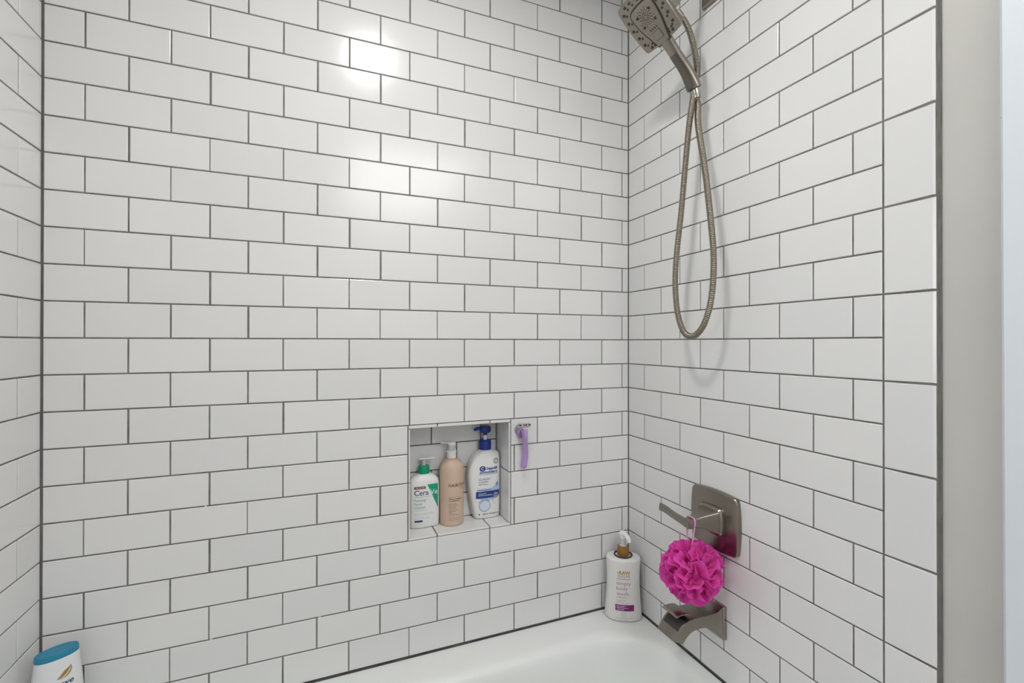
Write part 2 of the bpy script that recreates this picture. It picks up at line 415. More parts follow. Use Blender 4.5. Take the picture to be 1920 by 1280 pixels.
# ------------------------------------------------------------------ text
def text_bm(body, cap, width=None, weight=0, shear=0, align='LEFT', space=1.0):
    c = bpy.data.curves.new('t', 'FONT'); c.body = body; c.size = cap / .70; c.align_x = align; c.offset = weight * cap; c.shear = shear
    c.space_character = space; c.resolution_u = 3
    o = bpy.data.objects.new('t', c); COL.objects.link(o)
    dg = bpy.context.evaluated_depsgraph_get(); dg.update()
    me = bpy.data.meshes.new_from_object(o.evaluated_get(dg), depsgraph=dg)
    bpy.data.objects.remove(o); bpy.data.curves.remove(c)
    bm = bmesh.new(); bm.from_mesh(me); bpy.data.meshes.remove(me)
    if bm.verts:
        x0 = min(v.co.x for v in bm.verts); x1 = max(v.co.x for v in bm.verts)
        k = width / (x1 - x0) if width else 1
        off = x0 if align == 'LEFT' else (x0 + x1) / 2
        for v in bm.verts: v.co.x = (v.co.x - off) * k
    return bm
class Shape:
    """flat 2-D print (x right, z up) collected into one mesh, then laid on a bottle"""
    def __init__(s): s.bm = bmesh.new(); s.n = 0
    def _cut(s, bm, step=.004):
        xs = [v.co.x for v in bm.verts]
        if not xs: return
        x = math.ceil(min(xs) / step) * step
        while x < max(xs):
            bmesh.ops.bisect_plane(bm, geom=bm.verts[:] + bm.edges[:] + bm.faces[:], plane_co=(x, 0, 0), plane_no=(1, 0, 0)); x += step
        zs = [v.co.z for v in bm.verts]; z = math.ceil(min(zs) / .006) * .006
        while z < max(zs):
            bmesh.ops.bisect_plane(bm, geom=bm.verts[:] + bm.edges[:] + bm.faces[:], plane_co=(0, 0, z), plane_no=(0, 0, 1)); z += .006
    def _merge(s, bm, x, z, slope=0):
        s.n += 1
        for v in bm.verts: v.co = Vector((v.co.x + x, 0, v.co.y + z + slope * v.co.x))
        s._cut(bm)
        me = bpy.data.meshes.new('m'); bm.to_mesh(me); bm.free(); s.bm.from_mesh(me); bpy.data.meshes.remove(me)
    def text(s, body, x, z, cap, width=None, **kw):
        s._merge(text_bm(body, cap, width, **kw), x, z); return s
    def poly(s, pts):
        bm = bmesh.new(); bm.faces.new([bm.verts.new((x, z, 0)) for x, z in pts]); bmesh.ops.triangulate(bm, faces=bm.faces); s._merge(bm, 0, 0); return s
    def rect(s, x0, x1, z0, z1): return s.poly([(x0, z0), (x1, z0), (x1, z1), (x0, z1)])
    def ring(s, cx, cz, r0, r1, n=28, a0=0, a1=2 * PI):
        for i in range(n):
            a, c = a0 + (a1 - a0) * i / n, a0 + (a1 - a0) * (i + 1) / n
            s.poly([(cx + r0 * math.cos(a), cz + r0 * math.sin(a)), (cx + r1 * math.cos(a), cz + r1 * math.sin(a)), (cx + r1 * math.cos(c), cz + r1 * math.sin(c)), (cx + r0 * math.cos(c), cz + r0 * math.sin(c))])
        return s
    def disc(s, cx, cz, rx, rz=None, n=24):
        rz = rz or rx
        return s.poly([(cx + rx * math.cos(2 * PI * i / n), cz + rz * math.sin(2 * PI * i / n)) for i in range(n)])
    def line(s, x0, z0, x1, z1, w):
        d = Vector((x1 - x0, z1 - z0)).normalized() * (w / 2)
        return s.poly([(x0 - d.y, z0 + d.x), (x0 + d.y, z0 - d.x), (x1 + d.y, z1 - d.x), (x1 - d.y, z1 + d.x)])
    def lay(s, name, M, parent, fn, lift=.0003):
        for v in s.bm.verts: v.co = Vector(fn(v.co.x, v.co.z, lift))
        bmesh.ops.recalc_face_normals(s.bm, faces=s.bm.faces)
        o = finish(name, s.bm, M, parent, recalc=False)
        if s.n > 1: o['kind'] = 'stuff'                       # small lettering and dots nobody can pick apart
        return o

# ------------------------------------------------------------------ bottles
class Body:
    """bottle body lofted from superellipse sections (z, half width, half depth, exponent, centre x)"""
    def __init__(s, prof): s.p = prof
    def at(s, z):
        p = s.p
        if z <= p[0][0]: return p[0][1:]
        for a, c in zip(p, p[1:]):
            if z <= c[0]:
                t = (z - a[0]) / max(c[0] - a[0], 1e-9); return tuple(u * (1 - t) + w * t for u, w in zip(a[1:], c[1:]))
        return p[-1][1:]
    def build(s, name, M, parent, n=56):
        bm = bmesh.new()
        loft(bm, [[(x, y, z) for x, y in superell(a, b_, e, n, cx)] for z, a, b_, e, cx in s.p])
        return finish(name, bm, M, parent, smooth=.75)
    def front(s, x, z, lift):
        a, b_, e, cx = s.at(z); u = min(abs((x - cx) / a), .999)
        return (x, -b_ * (1 - u ** e) ** (1 / e) - lift, z)
def smooth_prof(P, k=5):
    """P: list of (z,a,b,e,cx) -> denser, Catmull-Rom smoothed"""
    out = []; Q = [P[0]] + P + [P[-1]]
    for i in range(1, len(Q) - 2):
        for j in range(k):
            t = j / k
            out.append(tuple(.5 * (2 * q + (-p + r) * t + (2 * p - 5 * q + 4 * r - s_) * t * t + (-p + 3 * q - 3 * r + s_) * t ** 3) for p, q, r, s_ in zip(*Q[i - 1:i + 3])))
    out.append(P[-1]); return out
def nozzle(bm, pts, w0, h0, w1, h1):
    P = cr(pts, 6); N = len(P)
    sweep(bm, P, lambda i: superell(h0 + (h1 - h0) * i / (N - 1), w0 + (w1 - w0) * i / (N - 1), 2.8, 14))

# 1. facial cleanser
t = thing('pump_bottle', 'white pump bottle with green collar and green triangle label, leftmost in the niche', 'bottle', (.8350, .083, SILL), (0, 0, .02), 'bottles in the niche')
P1 = [(0, .040, .021, 3.4, 0), (.002, .0425, .0245, 3.4, 0), (.006, .0437, .0262, 3.4, 0)] + [(z, .0440, .0268, 3.6, 0) for z in (.03, .07, .11)] + \
     [(.128, .0437, .0265, 3.5, 0), (.138, .0415, .025, 3.2, 0), (.145, .036, .0225, 2.9, 0), (.150, .028, .020, 2.5, 0), (.1535, .020, .0175, 2.1, 0), (.1545, .0155, .0155, 2, 0), (.157, .0150, .0150, 2, 0)]
B = Body(P1); B.build('body', M_bw, t)
bm = bmesh.new(); lathe(bm, [(.0158, .1545), (.0165, .156), (.0165, .170), (.0160, .1745), (.0150, .177), (.008, .1778)], 36); finish('collar', bm, M_gr, t, smooth=.6)
bm = bmesh.new(); lathe(bm, [(.0066, .1772), (.0062, .192), (.0058, .1945), (.0, .195)], 20); finish('pump_stem', bm, M_wt, t, smooth=.6)
bm = bmesh.new(); nozzle(bm, [(-.011, .003, .1965), (-.004, .001, .1975), (.006, -.001, .1968), (.018, -.004, .1985), (.027, -.006, .1985), (.0305, -.0065, .1965)], .0065, .0032, .0036, .0026)
finish('nozzle', bm, M_wp, t, smooth=.8)
s = Shape(); s.poly([(.0045, .1270), (.0345, .1270), (.0375, .1245), (.0375, .0535)]); s.lay('green_triangle_print', I_green, t, B.front, .0002)
s = Shape(); s.poly([(-.0345, .1155), (.0005, .1155), (-.0015, .1225), (-.0322, .1225)]); s.lay('maroon_band_print', I_maroon, t, B.front, .0002)
s = Shape(); s.text('FOR OILY SKIN', -.029, .1178, .0026, .025, weight=.03); s.text('Ve', .0125, .0972, .0150, .0225, weight=.005); s.lay('white_print', I_white, t, B.front, .0005)
s = Shape(); s.text('Cera', -.0335, .0972, .0150, .0415, weight=.01); s.line(-.0325, .0925, .012, .0925, .0006)
s.rect(-.0325, -.0095, .0195, .0250); s.lay('brand_print', I_navy, t, B.front, .0004)
s = Shape()
for i, (w, wid) in enumerate((('Foaming', .032), ('Facial', .021), ('Cleanser', .0315))): s.text(w, -.0325, .0795 - i * .0105, .0072, wid, weight=.008)
s.line(-.0325, .0535, .0040, .0535, .0007); s.text('cleanses and removes excess oil without', -.0325, .0440, .0022, .053); s.text('disrupting the protective skin barrier', -.0325, .0400, .0022, .060)
s.text('with three essential ceramides', -.0325, .0330, .0020, .040); s.text('hyaluronic acid and niacinamide', -.0325, .0285, .0020, .047); s.lay('green_print', I_teal, t, B.front, .0003)
s = Shape(); s.text('16 FL OZ (473 mL)', -.0310, .0115, .0024, .025); s.text('Pump', -.0310, .0065, .0018, .008); s.lay('grey_print', I_grey, t, B.front, .0003)

# 2. peach conditioner
RC = .0365
t = thing('pump_bottle', 'round peach pump bottle with white pump, middle of the three in the niche', 'bottle', (.9170, .0730, SILL), (0, 0, 0), 'bottles in the niche')
P2 = [(.0335, 0), (.0355, .0015), (.0364, .004)] + [(RC, z) for z in (.02, .06, .10, .14, .158)] + [(.0362, .166), (.0345, .174), (.0310, .181), (.0262, .1865), (.0205, .1905), (.0165, .1925), (.0140, .194), (.0135, .197)]
bm = bmesh.new(); lathe(bm, P2, 56); finish('body', bm, M_pk, t, smooth=.75)
bm = bmesh.new(); lathe(bm, [(.0136, .1952), (.0142, .1960), (.0142, .2080), (.0134, .2098), (.0148, .2105), (.0148, .2155), (.0120, .2172)], 36); finish('collar', bm, M_wp, t, smooth=.5)
bm = bmesh.new(); lathe(bm, [(.0100, .2170), (.0096, .2330), (.0, .2331)], 28); finish('pump_stem', bm, M_wt, t, smooth=.6)
bm = bmesh.new(); lathe(bm, [(.0112, .2325), (.0124, .2340), (.0126, .2395), (.0112, .2418), (.0, .2422)], 32)
nozzle(bm, [(-.004, .003, .2385), (-.014, .010, .2387), (-.026, .017, .2378), (-.0285, .0185, .2365)], .0058, .0034, .0038, .0026); finish('pump_head', bm, M_wp, t, smooth=.7)
A0 = -.50
def wrap(x, z, lift, r=RC):
    a = A0 + x / r; return ((r + lift) * math.sin(a), -(r + lift) * math.cos(a), z)
s = Shape(); s.text('HAIRITAGE', 0, .1165, .0088, .064, weight=.022, space=1.12); s.lay('brand_print', I_brown, t, wrap)
s = Shape(); s.text('by Mindy', .033, .1095, .0036, .020, shear=.35)
s.text('LEAVE-IN LUXURY', .0005, .0855, .0022, .034, weight=-.01); s.lay('script_print', I_sbrown, t, wrap)
s = Shape(); s.text('Winter Softness', .0005, .0795, .0034, .039, weight=.03); s.text('Conditioner', .0005, .0740, .0034, .035, weight=.03); s.lay('title_print', I_brown, t, wrap)
s = Shape()
for i, (w, wid) in enumerate((('shea butter', .023), ('argan + coconut oil', .027), ('biotin blend', .022), ('vitamin rich', .022), ('for dry hair', .021), ('color + curl safe', .027), ('sulfate free', .022), ('vegan', .010), ('cruelty free', .019), ('made with natural oils', .038))):
    s.text(w, .0005, .0660 - i * .0037, .0024, wid)
s.text('12 fl oz / 355 mL', .0005, .0185, .0026, .034, weight=.01); s.lay('small_print', I_brown, t, wrap)
s = Shape(); s.rect(0, .046, .0242, .0252); s.lay('rule_print', I_grey, t, wrap)

# 3. shampoo
t = thing('pump_bottle', 'tall white shampoo pump bottle with royal blue pump, right end of the niche', 'bottle', (1.0270, .0830, SILL), (0, 0, 0), 'bottles in the niche')
LR = [(0, -.034, .038, .020), (.0025, -.0375, .0415, .0235), (.007, -.0395, .0430, .0255), (.03, -.0455, .0440, .0275), (.06, -.0515, .0442, .0285), (.09, -.0562, .0443, .0290), (.12, -.0588, .0444, .0290), (.145, -.0580, .0445, .0285),
      (.170, -.0525, .0445, .0275), (.188, -.0440, .0440, .0262), (.198, -.0365, .0415, .0250), (.2035, -.0300, .0350, .0225), (.2065, -.0225, .0245, .0200), (.2085, -.0180, .0190, .0180), (.2095, -.0175, .0175, .0175)]
B = Body(smooth_prof([(z, (r_ - l_) / 2, d, 3.5 if z < .19 else 3.5 - 1.5 * min(1, (z - .19) / .0175), (r_ + l_) / 2) for z, l_, r_, d in LR], 3)); B.build('body', M_bw, t)
bm = bmesh.new(); lathe(bm, [(.0175, .2085), (.0190, .2095), (.0190, .2320), (.0182, .2335), (.0182, .2370), (.0160, .2385), (.009, .2388)], 36); finish('collar', bm, M_bl, t, smooth=.5)
bm = bmesh.new(); lathe(bm, [(.0055, .2380), (.0055, .2545), (.0, .2546)], 18); finish('pump_stem', bm, M_wp, t, smooth=.6)
bm = bmesh.new(); lathe(bm, [(.0070, .2530), (.0072, .2600), (.0155, .2615), (.0172, .2640), (.0174, .2775), (.0160, .2802), (.0, .2812)], 32)
nozzle(bm, [(-.010, 0, .2745), (-.022, -.001, .2745), (-.032, -.002, .2725), (-.0365, -.002, .2695)], .0070, .0050, .0050, .0042); finish('pump_head', bm, M_bl, t, smooth=.7)
s = Shape(); ox = -.0285
s.text('head&', -.0060, .1515, .0084, .0375, weight=.04, shear=.32); s.text('shoulders', -.0280, .1410, .0082, .0590, weight=.04, shear=.32)
s.disc(-.0175, .1555, .0100, .0082)
s.text('CLASSIC', -.0300, .1205, .0064, .0385); s.text('CLEAN', -.0300, .1120, .0064, .0300); s.text('daily shampoo', -.0300, .1062, .0030, .0310, weight=.03)
s.lay('brand_print', I_blue, t, B.front, .0004)
s = Shape(); s.ring(-.0175, .1555, .0030, .0048, 20, .6, 5.6); s.lay('swirl_print', I_white, t, B.front, .0007)
s = Shape(); s.line(-.0290, .1375, .0355, .1375, .0010); s.text('scalp and hair care', -.0290, .1384, .0013, .06); s.lay('rule_print', I_mblue, t, B.front)
s = Shape()
random.seed(3)
s.poly([(-.034, .0905), (-.018, .0900), (.010, .0950), (.024, .1030), (.033, .1180), (.035, .1020), (.0345, .0865), (-.012, .0865)])
s.poly([(-.026, .0660), (.012, .0660), (.004, .0560), (-.004, .0500), (-.022, .0520)]); s.poly([(.004, .0660), (.028, .0660), (.014, .0560)])
s.lay('splash_print', I_lblue, t, B.front, .0002)
s = Shape(); s.ring(-.0105, .0420, .0165, .0185, 30, 0, 2 * PI); s.poly([(.024, .1060), (.0335, .1150), (.0345, .1040), (.028, .0985)])
for i in range(16):
    a = random.uniform(.1, 3.0); r_ = random.uniform(.017, .034); s.disc(-.0085 + r_ * math.cos(a), .0430 + r_ * math.sin(a) * .75, random.uniform(.0006, .0018), None, 8)
for i in range(9): x = -.036 + i * .005; s.poly([(x, .0880), (x + .006, .0890), (x + .0015, .0925 + random.uniform(0, .004))])
s.lay('droplet_print', I_mblue, t, B.front, .0004)
s = Shape(); s.disc(-.0105, .0420, .0150); s.lay('bubble_print', ink('ink_pearl', (.66, .72, .82)), t, B.front, .0005)
s = Shape(); s.poly([(-.0385, .0655), (.0310, .0655), (.0385, .0700), (.0385, .0865), (-.0385, .0865)]); s.lay('blue_banner_print', I_blue, t, B.front, .0006)
s = Shape(); s.text('DANDRUFF', -.031, .0785, .0026, .025, weight=.02); s.text('PROTECTION FORMULA', -.031, .0730, .0028, .044, weight=.03); s.lay('banner_text_print', I_white, t, B.front, .0009)
s = Shape(); s.disc(.0255, .0720, .0092); s.lay('seal_print', I_silver, t, B.front, .0008)
s = Shape(); s.ring(.0255, .0720, .0076, .0086, 24); s.text('100', .0255, .0698, .0046, .0105, weight=.03, align='CENTER'); s.disc(-.0275, .0160, .0022); s.text('28.2 FL OZ (835 mL)', -.0165, .0140, .0044, .0530, weight=.02)
s.ring(.0260, .1760, .0062, .0080, 18); s.text('NO.1', .0260, .1745, .0030, .008, align='CENTER', weight=.03); s.lay('net_weight_print', I_navy, t, B.front, .0010)

# 4. body wash in the corner
t = thing('pump_bottle', 'white body wash bottle with brown collar in the tub rim corner by the spout', 'bottle', (1.4432, -.0570, RIM), (0, 0, math.radians(-30)), 'bottles on the tub rim')
P4 = smooth_prof([(0, .052, .033, 2.2, 0), (.003, .0555, .0365, 2.2, 0), (.009, .0575, .0385, 2.2, 0), (.04, .0553, .0375, 2.2, 0), (.09, .0518, .0365, 2.2, 0), (.13, .0508, .0362, 2.2, 0), (.165, .0522, .0372, 2.2, 0), (.181, .0530, .0380, 2.2, 0),
                  (.1865, .0527, .0378, 2.2, 0), (.1900, .0512, .0365, 2.2, 0), (.1918, .0480, .0338, 2.2, 0), (.1930, .0400, .0290, 2.1, 0), (.1940, .0280, .0240, 2.05, 0), (.1945, .0170, .0165, 2, 0)], 3)
B = Body(P4); B.build('body', M_bw2, t)
bm = bmesh.new(); lathe(bm, [(.0285, .1935), (.0295, .1957), (.0283, .1980), (.0257, .1982), (.0245, .1960), (.0248, .1938)], 40); finish('collar_ring', bm, M_rubber, t, smooth=.6)
bm = bmesh.new(); lathe(bm, [(.0172, .1938), (.0184, .1950), (.0188, .2050), (.0182, .2190), (.0172, .2225), (.0130, .2238)], 40); finish('collar', bm, M_bamboo, t, smooth=.6)
bm = bmesh.new(); lathe(bm, [(.0118, .2232), (.0116, .2262), (.0090, .2285), (.0078, .2340), (.0074, .2480), (.0, .2481)], 28); finish('pump_stem', bm, M_wt, t, smooth=.6)
bm = bmesh.new(); lathe(bm, [(.0086, .2470), (.0098, .2500), (.0102, .2640), (.0095, .2672), (.0, .2682)], 28)
nozzle(bm, [(-.006, .004, .2620), (.004, -.008, .2625), (.010, -.019, .2600), (.0150, -.0275, .2530), (.0165, -.0300, .2450)], .0085, .0058, .0052, .0045); finish('pump_head', bm, M_wp, t, smooth=.8)
s = Shape(); s.text('RAW', -.0155, .1480, .0105, .0335, weight=.045); s.lay('gold_brand_print', I_gold, t, B.front)
s = Shape(); s.text('the', -.0225, .1500, .0060, .0058, weight=0); s.text('SUGAR', -.0200, .1385, .0085, .038); s.lay('brand_print', I_gold2, t, B.front)
s = Shape(); s.rect(-.0235, .0200, .1325, .1340)
for i, (w, wid) in enumerate((('simply', .044), ('body', .034), ('wash', .036))): s.text(w, -.0235, .1150 - i * .0158, .0104, wid, weight=-.008)
s.lay('mauve_print', I_mauve, t, B.front, .0004)
s = Shape(); s.text('moisture rich', -.0230, .0760, .0026, .032, weight=.04); s.text('paraben free', -.0230, .0670, .0022, .026); s.text('sulfate free', -.0230, .0630, .0022, .023); s.text('plant derived + vegan', -.0230, .0585, .0022, .036)
s.text('cold pressed with plant extracts', -.0270, .0125, .0022, .052); s.text('25 fl oz / 739 mL', -.0140, .0080, .0020, .026); s.ring(-.0020, .0240, .0066, .0073, 30); s.text('raw', -.0020, .0228, .0030, .0070, align='CENTER', weight=.02); s.lay('small_print', I_mauve, t, B.front)
s = Shape(); s.rect(-.0270, .0300, .0355, .0545); s.lay('purple_banner_print', I_purple, t, B.front, .0004)
s = Shape(); s.text('Pineapple +', -.0230, .0495, .0030, .029, weight=.03); s.text('Maqui Berry +', -.0230, .0440, .0030, .036, weight=.03); s.text('Coconut', -.0230, .0385, .0030, .022, weight=.03); s.lay('banner_text_print', I_white, t, B.front, .0007)

# 5. body wash, left corner
t = thing('squeeze_bottle', 'white bottle with flat turquoise cap in the left rear corner of the tub rim', 'bottle', (.0520, -.0600, RIM), (0, 0, math.radians(31)), 'bottles on the tub rim')
P5 = smooth_prof([(0, .036, .022, 2.3, 0), (.003, .039, .025, 2.3, 0), (.010, .0410, .0268, 2.3, 0), (.06, .0425, .0275, 2.3, 0), (.12, .0425, .0270, 2.3, 0), (.17, .0395, .0250, 2.2, 0), (.205, .0360, .0222, 2.2, 0), (.226, .0342, .0205, 2.2, 0), (.2275, .033, .0195, 2.2, 0)], 4)
B = Body(P5); B.build('body', M_dv, t)
bm = bmesh.new(); loft(bm, [[(x, y, z) for x, y in superell(a, b_, 2.2, 48)] for z, a, b_ in ((.2272, .0335, .0200), (.2282, .0342, .0206), (.2365, .0338, .0203), (.2385, .0330, .0196), (.2392, .0315, .0183), (.2385, .0295, .0168), (.2383, .010, .006))])
finish('cap', bm, M_tq, t, smooth=.6)
s = Shape()
s.poly([(-.004, .1890), (.004, .1905), (.0115, .1950), (.0165, .2030), (.0185, .2090), (.0150, .2060), (.0080, .2020), (.0025, .1960), (.0075, .1975), (.0045, .1935)])
s.poly([(-.004, .1890), (.006, .1895), (.012, .1925), (.0165, .1990), (.0185, .2090), (.0195, .2000), (.0165, .1930), (.0110, .1890), (.0030, .1878)]); s.lay('gold_bird_print', I_gold2, t, B.front)
s = Shape(); s.text('Dove', -.012, .1735, .0100, .034, weight=.03, shear=.12); s.lay('brand_print', I_navy, t, B.front)
s = Shape(); s.text('deeply nourishing', -.0215, .1570, .0030, .043); s.text('body wash', -.0130, .1515, .0030, .026); s.lay('small_print', I_grey, t, B.front)

# ------------------------------------------------------------------ razor hanging on the wall beside the niche
t = thing('razor', 'lilac razor hanging head up on the back wall right of the niche', 'razor', (1.1190, 0, -.2570))
bm = bmesh.new(); P = cr([(-.0085, -.032, -.011), (-.0055, -.030, -.030), (-.0025, -.024, -.055), (.0015, -.019, -.085), (-.0015, -.017, -.112), (-.003, -.0165, -.1290)], 6)
rad = [.0100, .0088, .0078, .0080, .0090, .0098]
def rr_(i, N=len(P)):
    u = i / (N - 1) * 5; k = min(int(u), 4); r_ = rad[k] * (1 - (u - k)) + rad[k + 1] * (u - k)
    q = i / (N - 1)
    if q > .9: r_ *= math.sqrt(max(1 - ((q - .9) / .1) ** 2 * .85, .05))
    return r_
sweep(bm, P, lambda i: superell(rr_(i) * .62, rr_(i), 2.4, 18), (0, 1, 0)); finish('handle', bm, M_pur, t, smooth=.8)
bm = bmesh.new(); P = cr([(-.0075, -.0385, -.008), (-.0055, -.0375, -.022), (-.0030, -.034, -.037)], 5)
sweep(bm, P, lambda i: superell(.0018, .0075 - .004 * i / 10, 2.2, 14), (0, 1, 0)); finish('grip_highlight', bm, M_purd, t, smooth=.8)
bm = bmesh.new(); lathe(bm, [(.0060, -.0335), (.0078, -.0330), (.0080, -.0240), (.0060, -.0235)], 24, (-.0065, 0, -.003), 'y'); finish('pivot', bm, M_wp, t, smooth=.6)
bm = bmesh.new(); box(bm, -.0300, .0120, -.037, -.026, -.004, .0085); bmesh.ops.bevel(bm, geom=bm.edges[:], offset=.0028, segments=2, affect='EDGES'); finish('cartridge', bm, M_rzg, t, smooth=.6)
for x0, x1 in ((-.0270, -.0205), (-.0140, -.0100), (-.0070, -.0025), (.0030, .0090)):
    bm = bmesh.new(); box(bm, x0, x1, -.0376, -.0350, .0022, .0062); finish('blade_window', bm, M_rubber, t)
t = thing('razor_hook', 'round lilac hook stuck to the wall behind the razor', 'hook', (1.1125, 0, -.2820))
bm = bmesh.new(); lathe(bm, [(.0135, -.0005), (.0150, -.004), (.0148, -.010), (.0125, -.0145), (.0, -.0155)], 32, axis='y'); finish('disc', bm, M_pur, t, smooth=.7)
bm = bmesh.new(); P = cr([(.001, -.0135, .005), (.003, -.021, .009), (.004, -.0245, .0130), (.0045, -.0250, .0165)], 5); tube(bm, P, .0022, 10); finish('prong', bm, M_pur, t, smooth=.8)
bm = bmesh.new(); lathe(bm, [(.0165, -.0004), (.0163, -.0010), (.0130, -.0014)], 32, (-.004, 0, .010), 'y'); finish('clear_pad', bm, M_clear, t, smooth=.7)

# ------------------------------------------------------------------ valve with lever (right wall)
VY, VZ = -.376, -.4675
t = thing('shower_valve', 'brushed nickel valve with square plate and lever on the right wall', 'faucet', (W, VY, VZ))
def plate(bm, hw, hh, r, bow, d0, d1, edge):
    # stacked sections along -x : (distance from wall, inset)
    rings = []
    for d, ins in ((d0, 0), (d1 - edge, 0), (d1 - edge * .35, edge * .35), (d1, edge)):
        rings.append([(-d, y, z) for y, z in bowed(hw - ins, hh - ins, r, bow, 5)])
    loft(bm, rings)
bm = bmesh.new(); plate(bm, .0735, .0720, .010, .0055, .0004, .0125, .0035); finish('escutcheon', bm, M_nickel, t, smooth=.5)
bm = bmesh.new()
loft(bm, [[(-d, y, z + .003) for y, z in bowed(a, a * .92, .007, bw, 4)] for d, a, bw in ((.0120, .037, .003), (.0215, .0365, .003), (.0265, .0335, .003), (.0275, .029, .002))]); finish('handle_base', bm, M_nickel_b, t, smooth=.5)
bm = bmesh.new()
loft(bm, [[(-d, y + dy, z + dz) for y, z in bowed(a, h, .002, .0012, 3)] for d, a, h, dy, dz in ((.0270, .0330, .0270, 0, .003), (.045, .0245, .0205, 0, .004), (.065, .0165, .0145, 0, .0045), (.085, .0120, .0105, -.001, .004), (.1030, .0105, .0092, -.002, .003))])
finish('handle_hub', bm, M_nickel, t, smooth=.5)
bm = bmesh.new()
P = cr([(-.0985, -.0130, .0030), (-.0985, .004, .0032), (-.0965, .030, .0040), (-.0950, .058, .0062), (-.0975, .082, .0118), (-.1015, .0975, .0142)], 7)
NP = len(P)
sweep(bm, P, lambda i: [(c, a) for a, c in rrect(.0066 - .0026 * i / NP, .0104 - .0022 * math.sin(PI * i / NP), .0018, 3)], (0, 0, 1)); finish('lever', bm, M_nickel, t, smooth=.6)
bm = bmesh.new(); lathe(bm, [(.0028, -.001), (.0028, .001)], 14, (-.060, -.004, .0185)); finish('temperature_dot', bm, M_rubber, t)

# ------------------------------------------------------------------ tub spout
SY, SZ = -.364, -.6800
t = thing('tub_spout', 'brushed nickel tub spout with raised diverter flap below the pink pouf', 'spout', (W, SY, 0))
bm = bmesh.new(); loft(bm, [[(-d, y, z - .722) for y, z in rrect(.0455 - i, .0430 - i, .004, 4)] for d, i in ((.0004, 0), (.0085, 0), (.0105, .002))]); finish('wall_flange', bm, M_nickel_b, t, smooth=.5)
top = [(.010, -.6825), (.018, -.6910), (.032, -.6970), (.050, -.6980), (.080, -.6968), (.105, -.6980), (.122, -.7025), (.134, -.7110), (.144, -.7230), (.155, -.7390)]
bot = [(.010, -.7610), (.020, -.7490), (.034, -.7365), (.050, -.7295), (.070, -.7272), (.090, -.7278), (.104, -.7318), (.114, -.7385), (.121, -.7450), (.127, -.7520)]
T = cr([(-d, 0, z) for d, z in top], 4); Bt = cr([(-d, 0, z) for d, z in bot], 4); N = len(T)
bm = bmesh.new(); rings = []
for i in range(N):
    dd = -T[i].x; hw = .0315 + .0105 * max(0, 1 - (dd - .010) / .045) ** 2.2; a, c = T[i], Bt[i]; e_ = .0022
    u = (a - c).normalized()
    rings.append([(p.x, y, p.z) for p, y in ((a - u * e_, hw), (a - u * e_ * .3, hw - e_ * .3), (a, hw - e_), (a + u * .0008, 0), (a, -hw + e_), (a - u * e_ * .3, -hw + e_ * .3), (a - u * e_, -hw), (c + u * e_, -hw), (c, -hw + e_), (c, hw - e_), (c + u * e_, hw))])
loft(bm, rings); finish('spout_body', bm, M_nickel, t, smooth=.6)
# dark slot in the front slope, flap raised over it
sl = [(.1190, -.7005), (.1270, -.7052), (.1340, -.7110), (.1415, -.7195)]
def off(P2, o): return [(-(d + o * .75), z + o * .66) for d, z in P2]
bm = bmesh.new()
for (xa, za), (xb, zb) in zip(off(sl, .0017), off(sl, .0017)[1:]):
    bm.faces.new([bm.verts.new(p) for p in ((xa, .0240, za), (xa, -.0270, za), (xb, -.0270, zb), (xb, .0240, zb))])
ret = bmesh.ops.extrude_face_region(bm, geom=bm.faces[:]); bmesh.ops.translate(bm, vec=(.004, 0, -.004), verts=[v for v in ret['geom'] if isinstance(v, bmesh.types.BMVert)])
finish('diverter_slot', bm, M_rubber, t)
bm = bmesh.new(); P = cr([(-.0990, 0, -.6905), (-.1040, 0, -.6865), (-.116, 0, -.6838), (-.130, 0, -.6832), (-.1390, 0, -.6845), (-.1440, 0, -.6870)], 4)
sweep(bm, P, lambda i: rrect(.0016, .0265, .0008, 2), (0, 0, 1)); finish('diverter_flap', bm, M_nickel, t, smooth=.6)
bm = bmesh.new(); box(bm, -.128, -.110, -.004, .004, -.7030, -.6845); finish('diverter_stem', bm, M_nickel_d, t)

